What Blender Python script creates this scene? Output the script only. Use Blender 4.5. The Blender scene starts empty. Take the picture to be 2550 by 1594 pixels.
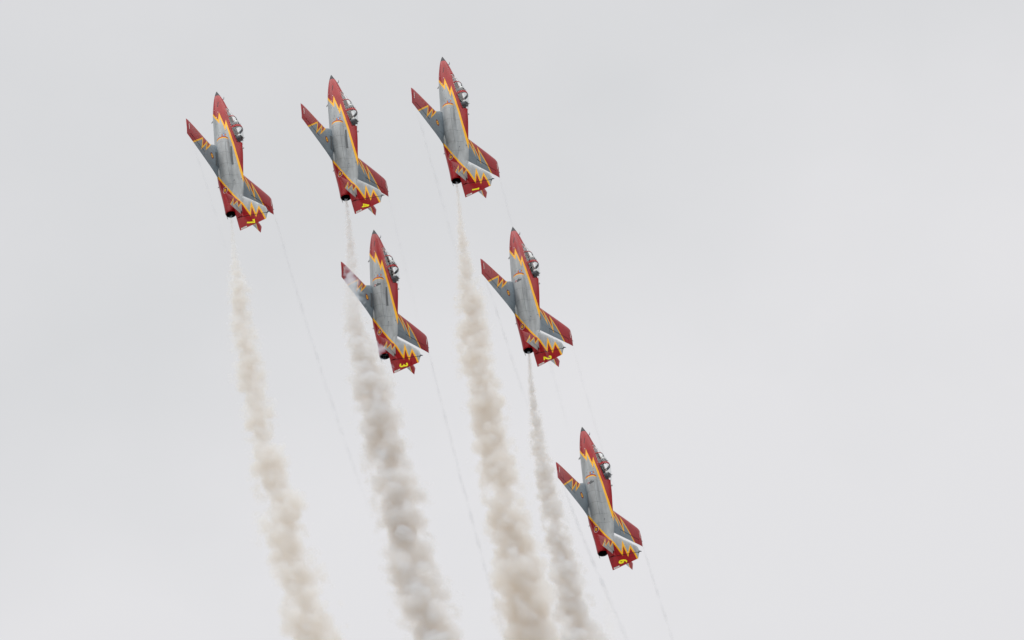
import bpy, bmesh, math, random
from mathutils import Vector, Matrix, noise as mnoise
R = math.radians
scene = bpy.context.scene
col = scene.collection

# ------------------------------------------------------------------ camera
ELEV = R(37.0)
cam = bpy.data.cameras.new('camera')
cam.sensor_width = 36.0
cam.lens = 16335.0 / 2550.0 * 36.0
cam.clip_start = 1.0
cam.clip_end = 60000.0
camo = bpy.data.objects.new('camera', cam)
col.objects.link(camo)
camo.location = (0, 0, 1.7)
camo.rotation_euler = (R(90) + ELEV, 0, 0)
scene.camera = camo
MC = Matrix.Translation((0, 0, 1.7)) @ Matrix.Rotation(R(90) + ELEV, 4, 'X')

# ------------------------------------------------------------------ sky and sun
SUN_EL, SUN_AZ = R(64), R(205)          # azimuth clockwise from +Y: behind and left of the camera
world = bpy.data.worlds.new('World')
scene.world = world
world.use_nodes = True
nt = world.node_tree
nt.nodes.clear()
def wn(t, **k):
    n = nt.nodes.new(t)
    for a, b in k.items():
        setattr(n, a, b)
    return n
wout = wn('ShaderNodeOutputWorld')
sky = wn('ShaderNodeTexSky', sky_type='NISHITA', sun_disc=False, sun_elevation=SUN_EL, sun_rotation=SUN_AZ)
bg_sky = wn('ShaderNodeBackground')
bg_sky.inputs['Strength'].default_value = 0.06
nt.links.new(sky.outputs[0], bg_sky.inputs[0])
bg_cl = wn('ShaderNodeBackground')
tc = wn('ShaderNodeTexCoord')
mp = wn('ShaderNodeMapping')
mp.inputs['Scale'].default_value = (26, 26, 34)
nz = wn('ShaderNodeTexNoise')
nz.inputs['Scale'].default_value = 1.0
nz.inputs['Detail'].default_value = 5.0
nz.inputs['Roughness'].default_value = 0.5
cr = wn('ShaderNodeValToRGB')
cr.color_ramp.elements[0].position = 0.0
cr.color_ramp.elements[0].color = (0.695, 0.70, 0.712, 1)
cr.color_ramp.elements[1].position = 0.85
cr.color_ramp.elements[1].color = (0.79, 0.784, 0.798, 1)
nt.links.new(tc.outputs['Generated'], mp.inputs[0])
nt.links.new(mp.outputs[0], nz.inputs[0])
dt = wn('ShaderNodeVectorMath', operation='DOT_PRODUCT')      # the bank of cloud is a little denser towards the upper left
dt.inputs[1].default_value = (0.45, 0.55, -0.73)
mr = wn('ShaderNodeMapRange')
mr.inputs['From Min'].default_value = -0.026
mr.inputs['From Max'].default_value = 0.020
mr.inputs['To Min'].default_value = 0.0
mr.inputs['To Max'].default_value = 0.75
ma = wn('ShaderNodeMath', operation='MULTIPLY_ADD')
ma.inputs[1].default_value = 0.8
ms = wn('ShaderNodeMath', operation='SUBTRACT')
ms.inputs[1].default_value = 0.27
nt.links.new(tc.outputs['Generated'], dt.inputs[0])
nt.links.new(dt.outputs['Value'], mr.inputs[0])
nt.links.new(nz.outputs[0], ma.inputs[0])
nt.links.new(mr.outputs[0], ma.inputs[2])
nt.links.new(ma.outputs[0], ms.inputs[0])
nt.links.new(ms.outputs[0], cr.inputs[0])
nt.links.new(cr.outputs[0], bg_cl.inputs[0])
bg_cl.inputs['Strength'].default_value = 0.46
wmix = wn('ShaderNodeMixShader')
wmix.inputs[0].default_value = 0.96
nt.links.new(bg_sky.outputs[0], wmix.inputs[1])
nt.links.new(bg_cl.outputs[0], wmix.inputs[2])
nt.links.new(wmix.outputs[0], wout.inputs[0])

sl = bpy.data.lights.new('sun', 'SUN')
sl.energy = 1.5
sl.angle = R(80)
sl.color = (1.0, 0.97, 0.92)
so = bpy.data.objects.new('sun', sl)
col.objects.link(so)
sd = Vector((math.sin(SUN_AZ) * math.cos(SUN_EL), math.cos(SUN_AZ) * math.cos(SUN_EL), math.sin(SUN_EL)))
so.rotation_euler = sd.to_track_quat('Z', 'Y').to_euler()
so.location = (0, 0, 50)

vs = scene.view_settings
vs.view_transform = 'Standard'
vs.look = 'None'
vs.exposure = 1.123
vs.gamma = 1.0
cy = scene.cycles
cy.max_bounces = 12
cy.diffuse_bounces = 3
cy.glossy_bounces = 3
cy.transparent_max_bounces = 16
cy.volume_bounces = 3
cy.volume_step_rate = 1.0
cy.volume_max_steps = 512
cy.caustics_reflective = False
cy.caustics_refractive = False

# ------------------------------------------------------------------ materials
def mat(name, color, rough=0.4, spec=0.5, metal=0.0, coat=0.0, var=0.0, scale=3.0, stretch=(1, 1, 1), bump=0.0):
    m = bpy.data.materials.new(name)
    m.use_nodes = True
    t = m.node_tree
    b = t.nodes['Principled BSDF']
    b.inputs['Base Color'].default_value = (*color, 1)
    b.inputs['Roughness'].default_value = rough
    b.inputs['Specular IOR Level'].default_value = spec
    b.inputs['Metallic'].default_value = metal
    b.inputs['Coat Weight'].default_value = coat
    b.inputs['Coat Roughness'].default_value = 0.15
    if var > 0:
        c = t.nodes.new('ShaderNodeTexCoord')
        mp = t.nodes.new('ShaderNodeMapping')
        mp.inputs['Scale'].default_value = stretch
        n = t.nodes.new('ShaderNodeTexNoise')
        n.inputs['Scale'].default_value = scale
        n.inputs['Detail'].default_value = 6
        n.inputs['Roughness'].default_value = 0.6
        r = t.nodes.new('ShaderNodeMapRange')
        r.inputs['From Min'].default_value = 0.3
        r.inputs['From Max'].default_value = 0.7
        r.inputs['To Min'].default_value = 1 - var
        r.inputs['To Max'].default_value = 1 + var
        v = t.nodes.new('ShaderNodeMix')
        v.data_type = 'RGBA'
        v.blend_type = 'MULTIPLY'
        v.inputs[0].default_value = 1.0
        v.inputs[6].default_value = (*color, 1)
        oi = t.nodes.new('ShaderNodeObjectInfo')
        sc = t.nodes.new('ShaderNodeMath'); sc.operation = 'MULTIPLY'; sc.inputs[1].default_value = 50.0
        av = t.nodes.new('ShaderNodeVectorMath'); av.operation = 'ADD'
        t.links.new(oi.outputs['Random'], sc.inputs[0])
        t.links.new(c.outputs['Object'], av.inputs[0])
        t.links.new(sc.outputs[0], av.inputs[1])
        t.links.new(av.outputs[0], mp.inputs[0])
        t.links.new(mp.outputs[0], n.inputs[0])
        t.links.new(n.outputs[0], r.inputs[0])
        t.links.new(r.outputs[0], v.inputs[7])
        t.links.new(v.outputs[2], b.inputs['Base Color'])
        rr = t.nodes.new('ShaderNodeMapRange')
        rr.inputs['To Min'].default_value = rough * 0.8
        rr.inputs['To Max'].default_value = rough * 1.25
        t.links.new(n.outputs[0], rr.inputs[0])
        t.links.new(rr.outputs[0], b.inputs['Roughness'])
    return m

GREY = mat('grey_paint', (0.35, 0.378, 0.40), 0.40, 0.35, var=0.26, scale=2.2, stretch=(0.35, 1.6, 1.6))
WGREY = mat('wing_grey_paint', (0.185, 0.23, 0.27), 0.36, 0.35, var=0.18, scale=2.0, stretch=(1.2, 0.5, 1.0))
RED = mat('red_paint', (0.31, 0.006, 0.011), 0.28, 0.25, var=0.16, scale=2.0, stretch=(0.4, 1.5, 1.5))
YEL = mat('yellow_paint', (0.95, 0.48, 0.003), 0.4, 0.3)
NUMYEL = mat('number_yellow', (0.95, 0.86, 0.008), 0.45, 0.3)
BLACK = mat('black_paint', (0.012, 0.012, 0.016), 0.5, 0.3)
NOSE = mat('nose_black', (0.008, 0.008, 0.018), 0.5, 0.25)
WHITE = mat('white_paint', (0.75, 0.75, 0.74), 0.5, 0.4)
DGREY = mat('dark_grey_paint', (0.11, 0.12, 0.13), 0.6, 0.3)
LGREY = mat('antenna_grey', (0.34, 0.35, 0.37), 0.5, 0.3)
COCK = mat('cockpit_grey', (0.20, 0.22, 0.245), 0.7, 0.2, var=0.2, scale=6)
PANELD = mat('panel_dark', (0.11, 0.12, 0.15), 0.6, 0.3)
SOOT = mat('burnt_metal', (0.006, 0.006, 0.008), 0.75, 0.2, metal=0.0)
NAVY = mat('roundel_maroon', (0.14, 0.008, 0.015), 0.5, 0.3)
BLUE = mat('crest_blue', (0.08, 0.22, 0.50), 0.5, 0.3)
ORAN = mat('crest_orange', (0.55, 0.16, 0.02), 0.5, 0.3)
HELM = mat('helmet_white', (0.62, 0.63, 0.64), 0.25, 0.6)
VISOR = mat('visor_dark', (0.012, 0.014, 0.02), 0.1, 0.8)
SUIT = mat('flight_suit', (0.05, 0.055, 0.075), 0.85, 0.1, var=0.2, scale=9)
VEST = mat('vest_olive', (0.035, 0.042, 0.03), 0.85, 0.1)
SKIN = mat('skin', (0.45, 0.26, 0.18), 0.55, 0.3)
GLOVE = mat('glove_grey', (0.10, 0.10, 0.09), 0.8, 0.1)
PAD = mat('seat_pad', (0.035, 0.04, 0.035), 0.85, 0.1)

def glass_mat():
    m = bpy.data.materials.new('canopy_perspex')
    m.use_nodes = True
    t = m.node_tree
    t.nodes.clear()
    o = t.nodes.new('ShaderNodeOutputMaterial')
    tr = t.nodes.new('ShaderNodeBsdfTransparent')
    tr.inputs[0].default_value = (0.93, 0.945, 0.945, 1)
    gl = t.nodes.new('ShaderNodeBsdfGlossy')
    gl.inputs['Color'].default_value = (1, 1, 1, 1)
    gl.inputs['Roughness'].default_value = 0.03
    lw = t.nodes.new('ShaderNodeLayerWeight')
    lw.inputs[0].default_value = 0.5
    pw = t.nodes.new('ShaderNodeMath')
    pw.operation = 'POWER'
    pw.inputs[1].default_value = 4.0
    t.links.new(lw.outputs['Facing'], pw.inputs[0])
    fr = t.nodes.new('ShaderNodeMapRange')
    fr.inputs['To Min'].default_value = 0.045
    fr.inputs['To Max'].default_value = 0.75
    t.links.new(pw.outputs[0], fr.inputs[0])
    mx = t.nodes.new('ShaderNodeMixShader')
    t.links.new(fr.outputs[0], mx.inputs[0])
    t.links.new(tr.outputs[0], mx.inputs[1])
    t.links.new(gl.outputs[0], mx.inputs[2])
    t.links.new(mx.outputs[0], o.inputs[0])
    return m
GLASS = glass_mat()

# ------------------------------------------------------------------ helpers
def tag(o, label=None, cat=None, group=None, kind=None):
    if label: o['label'] = label
    if cat: o['category'] = cat
    if group: o['group'] = group
    if kind: o['kind'] = kind
    return o

def obj(name, bm, mats, parent=None, smooth=True, ang=35):
    me = bpy.data.meshes.new(name)
    bmesh.ops.recalc_face_normals(bm, faces=bm.faces[:])
    bm.to_mesh(me)
    bm.free()
    for m in (mats if isinstance(mats, (list, tuple)) else [mats]):
        me.materials.append(m)
    if smooth:
        me.polygons.foreach_set('use_smooth', [True] * len(me.polygons))
        me.set_sharp_from_angle(angle=R(ang))
    me.update()
    o = bpy.data.objects.new(name, me)
    col.objects.link(o)
    if parent is not None:
        o.parent = parent
    return o

def lerp_tab(tab, x):
    """monotone (Fritsch-Carlson) cubic through (x, y) pairs"""
    n = len(tab)
    if x <= tab[0][0]: return tab[0][1]
    if x >= tab[-1][0]: return tab[-1][1]
    xs = [p[0] for p in tab]; ys = [p[1] for p in tab]
    d = [(ys[i+1] - ys[i]) / (xs[i+1] - xs[i]) for i in range(n - 1)]
    m = [d[0]] + [0 if d[i-1] * d[i] <= 0 else 2 * d[i-1] * d[i] / (d[i-1] + d[i]) for i in range(1, n - 1)] + [d[-1]]
    for i in range(n - 1):
        if xs[i] <= x <= xs[i+1]:
            h = xs[i+1] - xs[i]; t = (x - xs[i]) / h
            return ((2*t**3 - 3*t**2 + 1) * ys[i] + (t**3 - 2*t**2 + t) * h * m[i]
                    + (-2*t**3 + 3*t**2) * ys[i+1] + (t**3 - t**2) * h * m[i+1])

def loft(bm, rings, cap0=True, cap1=True, mi=0, closed=True):
    vr = [[bm.verts.new(p) for p in r] for r in rings]
    n = len(rings[0])
    fs = []
    for a, b in zip(vr, vr[1:]):
        for i in range(n if closed else n - 1):
            j = (i + 1) % n
            f = bm.faces.new((a[i], a[j], b[j], b[i]))
            f.material_index = mi
            fs.append(f)
    if cap0:
        f = bm.faces.new(vr[0]); f.material_index = mi; fs.append(f)
    if cap1:
        f = bm.faces.new(vr[-1][::-1]); f.material_index = mi; fs.append(f)
    return vr, fs

def tube(bm, pts, radii, n=8, mi=0, cap=True):
    pts = [Vector(p) for p in pts]
    rings = []
    for i, p in enumerate(pts):
        t = (pts[min(i+1, len(pts)-1)] - pts[max(i-1, 0)]).normalized()
        a = t.cross(Vector((0, 0, 1)))
        if a.length < 1e-3: a = t.cross(Vector((0, 1, 0)))
        a.normalize(); b = t.cross(a)
        r = radii[i] if isinstance(radii, (list, tuple)) else radii
        rings.append([p + a * r * math.cos(2*math.pi*k/n) + b * r * math.sin(2*math.pi*k/n) for k in range(n)])
    return loft(bm, rings, cap, cap, mi)

def box(bm, c, s, mi=0, rot=None, bev=0.0):
    r = bmesh.ops.create_cube(bm, size=1.0)
    vs = r['verts']
    for v in vs:
        v.co = Vector((v.co.x * s[0], v.co.y * s[1], v.co.z * s[2]))
    fs = list({f for v in vs for f in v.link_faces})
    if bev > 0:
        es = list({e for v in vs for e in v.link_edges})
        rr = bmesh.ops.bevel(bm, geom=es, offset=bev, segments=2, affect='EDGES', profile=0.5)
        vs = list({v for f in rr['faces'] for v in f.verts} | {v for v in vs if v.is_valid})
        fs = list({f for v in vs for f in v.link_faces})
    M = Matrix.Translation(c) @ (rot.to_4x4() if rot else Matrix.Identity(4))
    for v in vs: v.co = M @ v.co
    for f in fs: f.material_index = mi

def ellipsoid(bm, c, r, mi=0, seg=16, rings=10):
    rr = bmesh.ops.create_uvsphere(bm, u_segments=seg, v_segments=rings, radius=1.0)
    for v in rr['verts']:
        v.co = Vector((c[0] + v.co.x * r[0], c[1] + v.co.y * r[1], c[2] + v.co.z * r[2]))
    for f in {f for v in rr['verts'] for f in v.link_faces}: f.material_index = mi

# --- paint: cut the outline of 2-D polygons into a mesh, then colour the faces inside
def stroke_poly(pts, w, cap=4.5):
    """mitred ribbon of width w round a polyline"""
    n = len(pts); P = [Vector(p) for p in pts]
    L, Rr = [], []
    for i in range(n):
        d0 = (P[i] - P[i-1]).normalized() if i else None
        d1 = (P[i+1] - P[i]).normalized() if i < n-1 else None
        if d0 is None: d0 = d1
        if d1 is None: d1 = d0
        n0 = Vector((-d0.y, d0.x)); n1 = Vector((-d1.y, d1.x))
        m = (n0 + n1)
        if m.length < 1e-4: m = n0.copy()
        m.normalize()
        k = min(1.0 / max(m.dot(n0), 0.15), cap)
        L.append(P[i] + m * (w/2*k)); Rr.append(P[i] - m * (w/2*k))
    return L, Rr

def inside(p, poly):
    x, y = p; c = False
    j = len(poly) - 1
    for i in range(len(poly)):
        xi, yi = poly[i][0], poly[i][1]; xj, yj = poly[j][0], poly[j][1]
        if (yi > y) != (yj > y) and x < (xj - xi) * (y - yi) / (yj - yi) + xi:
            c = not c
        j = i
    return c

def cut_segment(bm, a, b, axes, flt):
    ia, ib = axes
    lo = (min(a[0], b[0]) - 0.01, min(a[1], b[1]) - 0.01)
    hi = (max(a[0], b[0]) + 0.01, max(a[1], b[1]) + 0.01)
    d = Vector((b[0]-a[0], b[1]-a[1]))
    if d.length < 1e-5: return
    nrm = [0, 0, 0]; nrm[ia] = -d.y; nrm[ib] = d.x
    co = [0, 0, 0]; co[ia] = a[0]; co[ib] = a[1]
    N = Vector(nrm).normalized(); CO = Vector(co)
    faces = []
    for f in bm.faces:
        if not flt(f): continue
        us = [v.co[ia] for v in f.verts]; ws = [v.co[ib] for v in f.verts]
        if max(us) < lo[0] or min(us) > hi[0] or max(ws) < lo[1] or min(ws) > hi[1]: continue
        ds = [(v.co - CO).dot(N) for v in f.verts]
        if min(ds) > -1e-5 or max(ds) < 1e-5: continue
        faces.append(f)
    if not faces: return
    geom = set(faces)
    for f in faces:
        geom.update(f.edges); geom.update(f.verts)
    bmesh.ops.bisect_plane(bm, geom=list(geom), plane_co=CO, plane_no=N, dist=1e-5)

def paint(bm, poly, axes, mi, flt=lambda f: True):
    poly = [(p[0], p[1]) for p in poly]
    for i in range(len(poly)):
        cut_segment(bm, poly[i-1], poly[i], axes, flt)
    ia, ib = axes
    for f in bm.faces:
        if flt(f):
            c = f.calc_center_median()
            if inside((c[ia], c[ib]), poly): f.material_index = mi

def paint_stroke(bm, pts, w, axes, mi, flt=lambda f: True):
    L, Rr = stroke_poly(pts, w)
    for i in range(len(pts) - 1):        # one convex quad per segment, mitred at the corners
        paint(bm, [L[i], L[i+1], Rr[i+1], Rr[i]], axes, mi, flt)

def circle(c, r, n=20, rx=1.0):
    return [(c[0] + r*rx*math.cos(2*math.pi*k/n), c[1] + r*math.sin(2*math.pi*k/n)) for k in range(n)]

def roundel(bm, c, r, axes, flt, white=False):
    if white:
        paint(bm, circle(c, r*1.32, 24), axes, 5, flt)
        paint(bm, circle(c, r*1.2, 24), axes, 1, flt)
    paint(bm, circle(c, r, 24), axes, 4, flt)
    paint(bm, circle(c, r*0.62, 20), axes, 2, flt)
    paint(bm, circle(c, r*0.25, 12), axes, 4, flt)

PAINTS = [GREY, RED, YEL, BLACK, NAVY, WHITE, NOSE, DGREY, BLUE, ORAN]   # slots 0..9
WINGP = [WGREY] + PAINTS[1:]

# ------------------------------------------------------------------ jet: local x forward (x = -station), y left, z up
TOP = [(0,0.0),(0.06,0.03),(0.3,0.14),(0.6,0.27),(1.0,0.42),(1.5,0.57),(1.9,0.70),(2.5,0.99),(3.0,1.22),(3.5,1.42),(4.2,1.59),(4.8,1.58),(5.35,1.47),(6.2,1.42),(7.6,1.28),(8.6,1.2),(9.4,1.09),(10.1,0.88),(10.74,0.33)]
BOT = [(0,0.0),(0.06,-0.03),(0.3,-0.10),(0.6,-0.18),(1.0,-0.26),(2.0,-0.40),(3.0,-0.46),(4.5,-0.53),(6,-0.66),(8,-0.64),(9,-0.54),(10,-0.44),(10.74,-0.40)]
WID = [(0,0.0),(0.06,0.03),(0.3,0.13),(0.6,0.23),(1.0,0.33),(1.5,0.42),(2.0,0.50),(3.0,0.60),(4.0,0.66),(5.0,0.68),(7,0.66),(8.5,0.52),(9.5,0.44),(10.74,0.36)]
MID = [(0,0.0),(1.0,0.03),(2.0,0.08),(3.0,0.15),(4.5,0.2),(6,0.15),(8,0.05),(9.5,-0.03),(10.74,-0.04)]
EUP = [(0,0.95),(1.5,1.0),(2.2,1.15),(3.0,1.36),(5.0,1.38),(7.0,1.35),(8.5,1.38),(9.4,1.25),(10.2,0.95)]
SILL0, SILL1 = 2.02, 5.34
def sill(S): return 0.655 + 0.172 * (S - 2.1)
NT = 72
def egg(S, th):
    w, zt, zb, zm = (lerp_tab(t, S) for t in (WID, TOP, BOT, MID))
    c, s = math.cos(th), math.sin(th)
    h = zt - zm if s > 0 else zm - zb
    e = lerp_tab(EUP, S) if s > 0 else 0.92
    return w * math.copysign(abs(c)**e, c), zm + h * math.copysign(abs(s)**e, s)

def make_fuselage(root):
    bm = bmesh.new()
    st = [0.012,0.03,0.06,0.1,0.16,0.24,0.34,0.45,0.6,0.75,0.9,1.05,1.2,1.35,1.5,1.65,1.8,1.9,1.98] + [2.02 + 0.15*i for i in range(22)] + [5.30,5.345,5.5]
    st += [5.65 + 0.16*i for i in range(31)] + [10.6, 10.74]
    st = sorted(set(round(s, 4) for s in st))
    rings = []
    for S in st:
        r = []
        for k in range(NT):
            y, z = egg(S, 2*math.pi*k/NT)
            if SILL0 - 0.001 <= S < 5.34: z = min(z, sill(S))
            r.append((-S, y, z))
        rings.append(r)
    loft(bm, rings, True, False)
    # cockpit opening: take out the flat deck between the sills
    dele = []
    for f in bm.faces:
        c = f.calc_center_median(); S = -c.x
        if 2.2 < S < 5.25 and abs(c.z - sill(S)) < 0.004 and f.normal.length >= 0:
            if all(abs(v.co.z - sill(-v.co.x)) < 0.004 for v in f.verts) and max(abs(v.co.y) for v in f.verts) < abs(canopy_pt(S, 0).y) - 0.02:
                dele.append(f)
    bmesh.ops.delete(bm, geom=dele, context='FACES')
    paint_fuselage(bm)
    o = obj('fuselage', bm, PAINTS, root, ang=40)
    return o

AX_SIDE = (0, 2)
def P(*pts): return [(-s, z) for s, z in pts]
FZIG = P((1.45,-0.66),(2.43,-0.175),(3.234,0.226),(2.60,0.285),(3.974,0.615),(3.47,0.694),(4.46,0.862),(5.63,1.007),(6.9,1.122),(7.85,1.185),(8.75,1.25))
ATAIL = P((7.2,-0.64),(8.0,-0.25),(9.65,0.512),(10.6,1.02))
ROUND_F = (-9.10, 0.03)
port = lambda f: abs(f.normal.y) > 0.2
def paint_aft(bm):
    for S in (5.35, 6.25, 7.15, 8.05, 8.75):      # panel joints
        paint(bm, quad(S, S+0.014, -0.7, 1.0), AX_SIDE, 7, lambda f: f.material_index == 0)
    paint(bm, P((5.4,0.66),(8.2,0.54),(8.2,0.552),(5.4,0.672)), AX_SIDE, 7, lambda f: f.material_index == 0)
    paint(bm, ATAIL + [(-12.6, ATAIL[-1][1]), (-12.6, -2), (ATAIL[0][0], -2)], AX_SIDE, 1)
    paint_stroke(bm, ATAIL, 0.105, AX_SIDE, 2)
    roundel(bm, ROUND_F, 0.155, AX_SIDE, port, True)
#
def quad(S0, S1, z0, z1): return P((S0, z0), (S1, z0), (S1, z1), (S0, z1))
def paint_fuselage(bm):
    # red over nose, cockpit and spine, yellow lightning edge
    paint(bm, FZIG + P((9.0, 3), (-0.5, 3), (-0.5, -2), (1.45, -2)), AX_SIDE, 1)
    paint_stroke(bm, FZIG, 0.112, AX_SIDE, 2)
    paint_aft(bm)
    paint(bm, P((-0.1,-1),(0.55,-1),(0.55,1),(-0.1,1)), AX_SIDE, 6)
    side = lambda f: abs(f.normal.y) > 0.3 and f.calc_center_median().y > 0
    paint(bm, quad(4.46, 4.64, 0.32, 0.41), AX_SIDE, 9, side)
    paint(bm, quad(4.43, 4.66, 0.42, 0.53), AX_SIDE, 8, side)
    paint(bm, quad(4.48, 4.64, 0.54, 0.63), AX_SIDE, 9, side)
    paint(bm, circle((-4.54, 0.475), 0.035, 8), AX_SIDE, 5, side)
    paint(bm, P((1.25,0.20),(1.36,0.25),(1.80,0.20),(1.78,0.15),(1.5,0.19)), AX_SIDE, 6, side)
    for S, z in ((2.30,0.20),(2.75,0.07),(1.95,-0.12)):
        paint(bm, circle((-S, z), 0.028, 8), AX_SIDE, 5, side)
    for S, z, a, b in ((4.35,0.10,0.10,0.03),(4.20,0.22,0.05,0.05),(3.72,0.52,0.06,0.04),(4.05,0.66,0.10,0.025),(4.22,0.60,0.03,0.09),(3.3,0.05,0.14,0.02)):
        paint(bm, quad(S, S+a, z, z+b), AX_SIDE, 7, side)

def make_boom(root):
    bm = bmesh.new()
    tp = [(8.6,0.8),(9.2,1.0),(9.7,1.03),(10.2,1.0),(11.0,0.95),(11.45,0.93)]
    bt = [(8.6,0.3),(9.8,0.2),(10.74,0.27),(11.45,0.36)]
    wd = [(8.6,0.04),(9.2,0.10),(9.8,0.24),(10.3,0.26),(10.74,0.22),(11.45,0.13)]
    rings = []
    for i in range(28):
        S = 8.6 + (11.45 - 8.6) * i / 27
        zt, zb, w = lerp_tab(tp, S), lerp_tab(bt, S), lerp_tab(wd, S)
        zm = (zt*0.45 + zb*0.55)
        r = []
        for k in range(28):
            th = 2*math.pi*k/28
            c, s = math.cos(th), math.sin(th)
            r.append((-S, w*math.copysign(abs(c)**0.9, c), zm + (zt-zm if s > 0 else zm-zb)*math.copysign(abs(s)**0.9, s)))
        rings.append(r)
    loft(bm, rings)
    paint_aft(bm)
    return obj('tail_boom', bm, PAINTS, root, ang=40)

def make_nozzle(root):
    bm = bmesh.new()
    rings = []
    for S, r in ((10.60,0.365),(10.80,0.352),(10.815,0.34),(10.80,0.325),(10.5,0.31),(9.6,0.30)):
        rings.append([(-S, r*math.cos(2*math.pi*k/40), -0.035 + r*math.sin(2*math.pi*k/40)) for k in range(40)])
    vr, fs = loft(bm, rings, False, True, 1)
    for f in fs[80:]: f.material_index = 3
    o = obj('exhaust_nozzle', bm, [GREY, RED, YEL, SOOT], root)
    bm = bmesh.new()
    tube(bm, [(-10.72,0.05,-0.36),(-10.95,0.04,-0.33),(-11.12,0.03,-0.30)], [0.022,0.02,0.014], 8)
    obj('smoke_pipe', bm, [DGREY], root)

def make_fairing(root, sg):
    bm = bmesh.new()
    tab = [(5.3,0.04),(6.0,0.15),(6.8,0.22),(7.6,0.26),(8.1,0.23),(8.7,0.13),(9.3,0.02)]
    rings = []
    for i in range(26):
        S = 5.3 + 4.0*i/25
        a = lerp_tab(tab, S)
        rings.append([(-S, sg*(0.58 - 0.16*max(0, S-7.6) + a*math.cos(2*math.pi*k/24)), -0.22 + 0.72*a*math.sin(2*math.pi*k/24)) for k in range(24)])
    loft(bm, rings)
    paint_aft(bm)
    return obj('wing_fairing', bm, PAINTS, root, ang=40)

def make_intake(root, sg, emblem=False):
    cyt = [(4.9,0.60),(5.6,0.60),(6.5,0.55),(7.6,0.42),(8.6,0.25),(9.7,0.08)]
    czt = [(4.9,0.34),(5.6,0.31),(6.5,0.27),(7.6,0.22),(8.6,0.19),(9.7,0.12)]
    at = [(4.9,0.37),(5.2,0.40),(5.8,0.42),(6.5,0.43),(7.6,0.42),(8.6,0.40),(9.7,0.34)]
    bt = [(4.9,0.40),(5.2,0.43),(5.8,0.46),(6.5,0.48),(7.6,0.49),(8.6,0.48),(9.7,0.40)]
    bm = bmesh.new()
    n = 40
    def ring(S, k=1.0, dS=0.0):
        a, b, c, z = (lerp_tab(t, S) for t in (at, bt, cyt, czt))
        out = []
        for i in range(n):
            th = 2*math.pi*i/n
            yy = c + a*k*math.cos(th); zz = z + b*k*math.sin(th)
            slant = max(0.0, 1 - (S - 4.9)/0.6) * (-0.02) * (math.sin(th)) * k
            out.append((-(S + slant + dS), sg*yy, zz))
        return out
    rings = [ring(5.9, 0.75), ring(5.3, 0.82), ring(5.0, 0.86), ring(4.93, 0.90), ring(4.9, 0.95), ring(4.9, 0.985), ring(4.93, 1.0), ring(5.0, 1.0)]
    nin = 4
    S = 5.08
    while S < 9.75:
        rings.append(ring(S)); S += 0.17
    vr, fs = loft(bm, rings, True, True, 0)
    for i in range(n*nin): fs[i].material_index = 7
    fs[-2].material_index = 3
    for i in range(n*nin, n*(nin+3)): fs[i].material_index = 1
    for i in range(n*(nin+3), n*(nin+4)): fs[i].material_index = 2
    paint_aft(bm)
    if emblem:
        out = lambda f: abs(f.normal.y) > 0.2
        paint(bm, circle((-5.57, 0.30), 0.085, 12), AX_SIDE, 1, out)
        paint(bm, circle((-5.57, 0.30), 0.04, 8), AX_SIDE, 5, out)
        paint(bm, P((5.62,0.34),(5.50,0.42),(5.42,0.50),(5.47,0.58),(5.43,0.68),(5.52,0.64),(5.58,0.66),(5.66,0.52),(5.72,0.42)), AX_SIDE, 7, out)
        paint(bm, quad(5.60, 5.66, 0.20, 0.26), AX_SIDE, 7, out)
    return obj('air_intake', bm, PAINTS, root, ang=40)

# ---- wings
def foil(c, t):
    """half thickness of a NACA 4-digit section at chord fraction c"""
    return 5*t*(0.2969*math.sqrt(max(c, 0)) - 0.1260*c - 0.3516*c*c + 0.2843*c**3 - 0.1030*c**4)
W_LE = [(0.0,5.1),(0.75,5.15),(1.0,5.28),(1.35,5.53),(1.7,5.73),(2.2,5.78),(5.0,6.05),(5.22,6.12)]
W_TE = [(0.0,8.14),(0.75,8.03),(5.30,7.50)]
def wing_z(y): return 0.306 - (5.3 - y) * math.tan(R(6.8)) - 0.06*max(0, (2.0-y)/1.3)**2
def wing_pt(y, c, up, k=1.0, extra=0.0):
    le = lerp_tab(W_LE, y); te = lerp_tab(W_TE, y)
    yy = y
    th = 0.145 - 0.035*(y/5.3)
    ch = te - le
    kk = k
    if y > 5.0:
        kk = k * math.sqrt(max(0.0, 1 - ((y - 5.0)/0.30)**2))
    if y > 5.0:
        yy = y + 0.10 * (c - 0.5) * min(1.0, (y - 5.0)/0.2)
    return (-(le + c*ch), yy, wing_z(y) + (1 if up else -1) * (foil(c, th)*kk*(1 + 0.8*(1-c)*max(0, (1.25-y)/0.6)**2) + extra) * ch + 0.02*ch*4*c*(1-c)*1.0)
def panel(bm, ys, c0, c1, mi=0, k=1.0, nc=14, mis=1):
    rings = []
    cs = [c0 + (c1-c0) * (0.5 - 0.5*math.cos(math.pi*i/nc)) if c0 == 0 else c0 + (c1-c0)*i/nc for i in range(nc+1)]
    for y in ys:
        up = [wing_pt(y, c, True, k) for c in cs]
        dn = [wing_pt(y, c, False, k) for c in cs[::-1]]
        if c1 >= 0.999: dn = dn[1:]
        if c0 == 0: dn = dn[:-1]
        rings.append([(x, mis*yy, z) for x, yy, z in up + dn])
    loft(bm, rings, True, True, mi)

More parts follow.
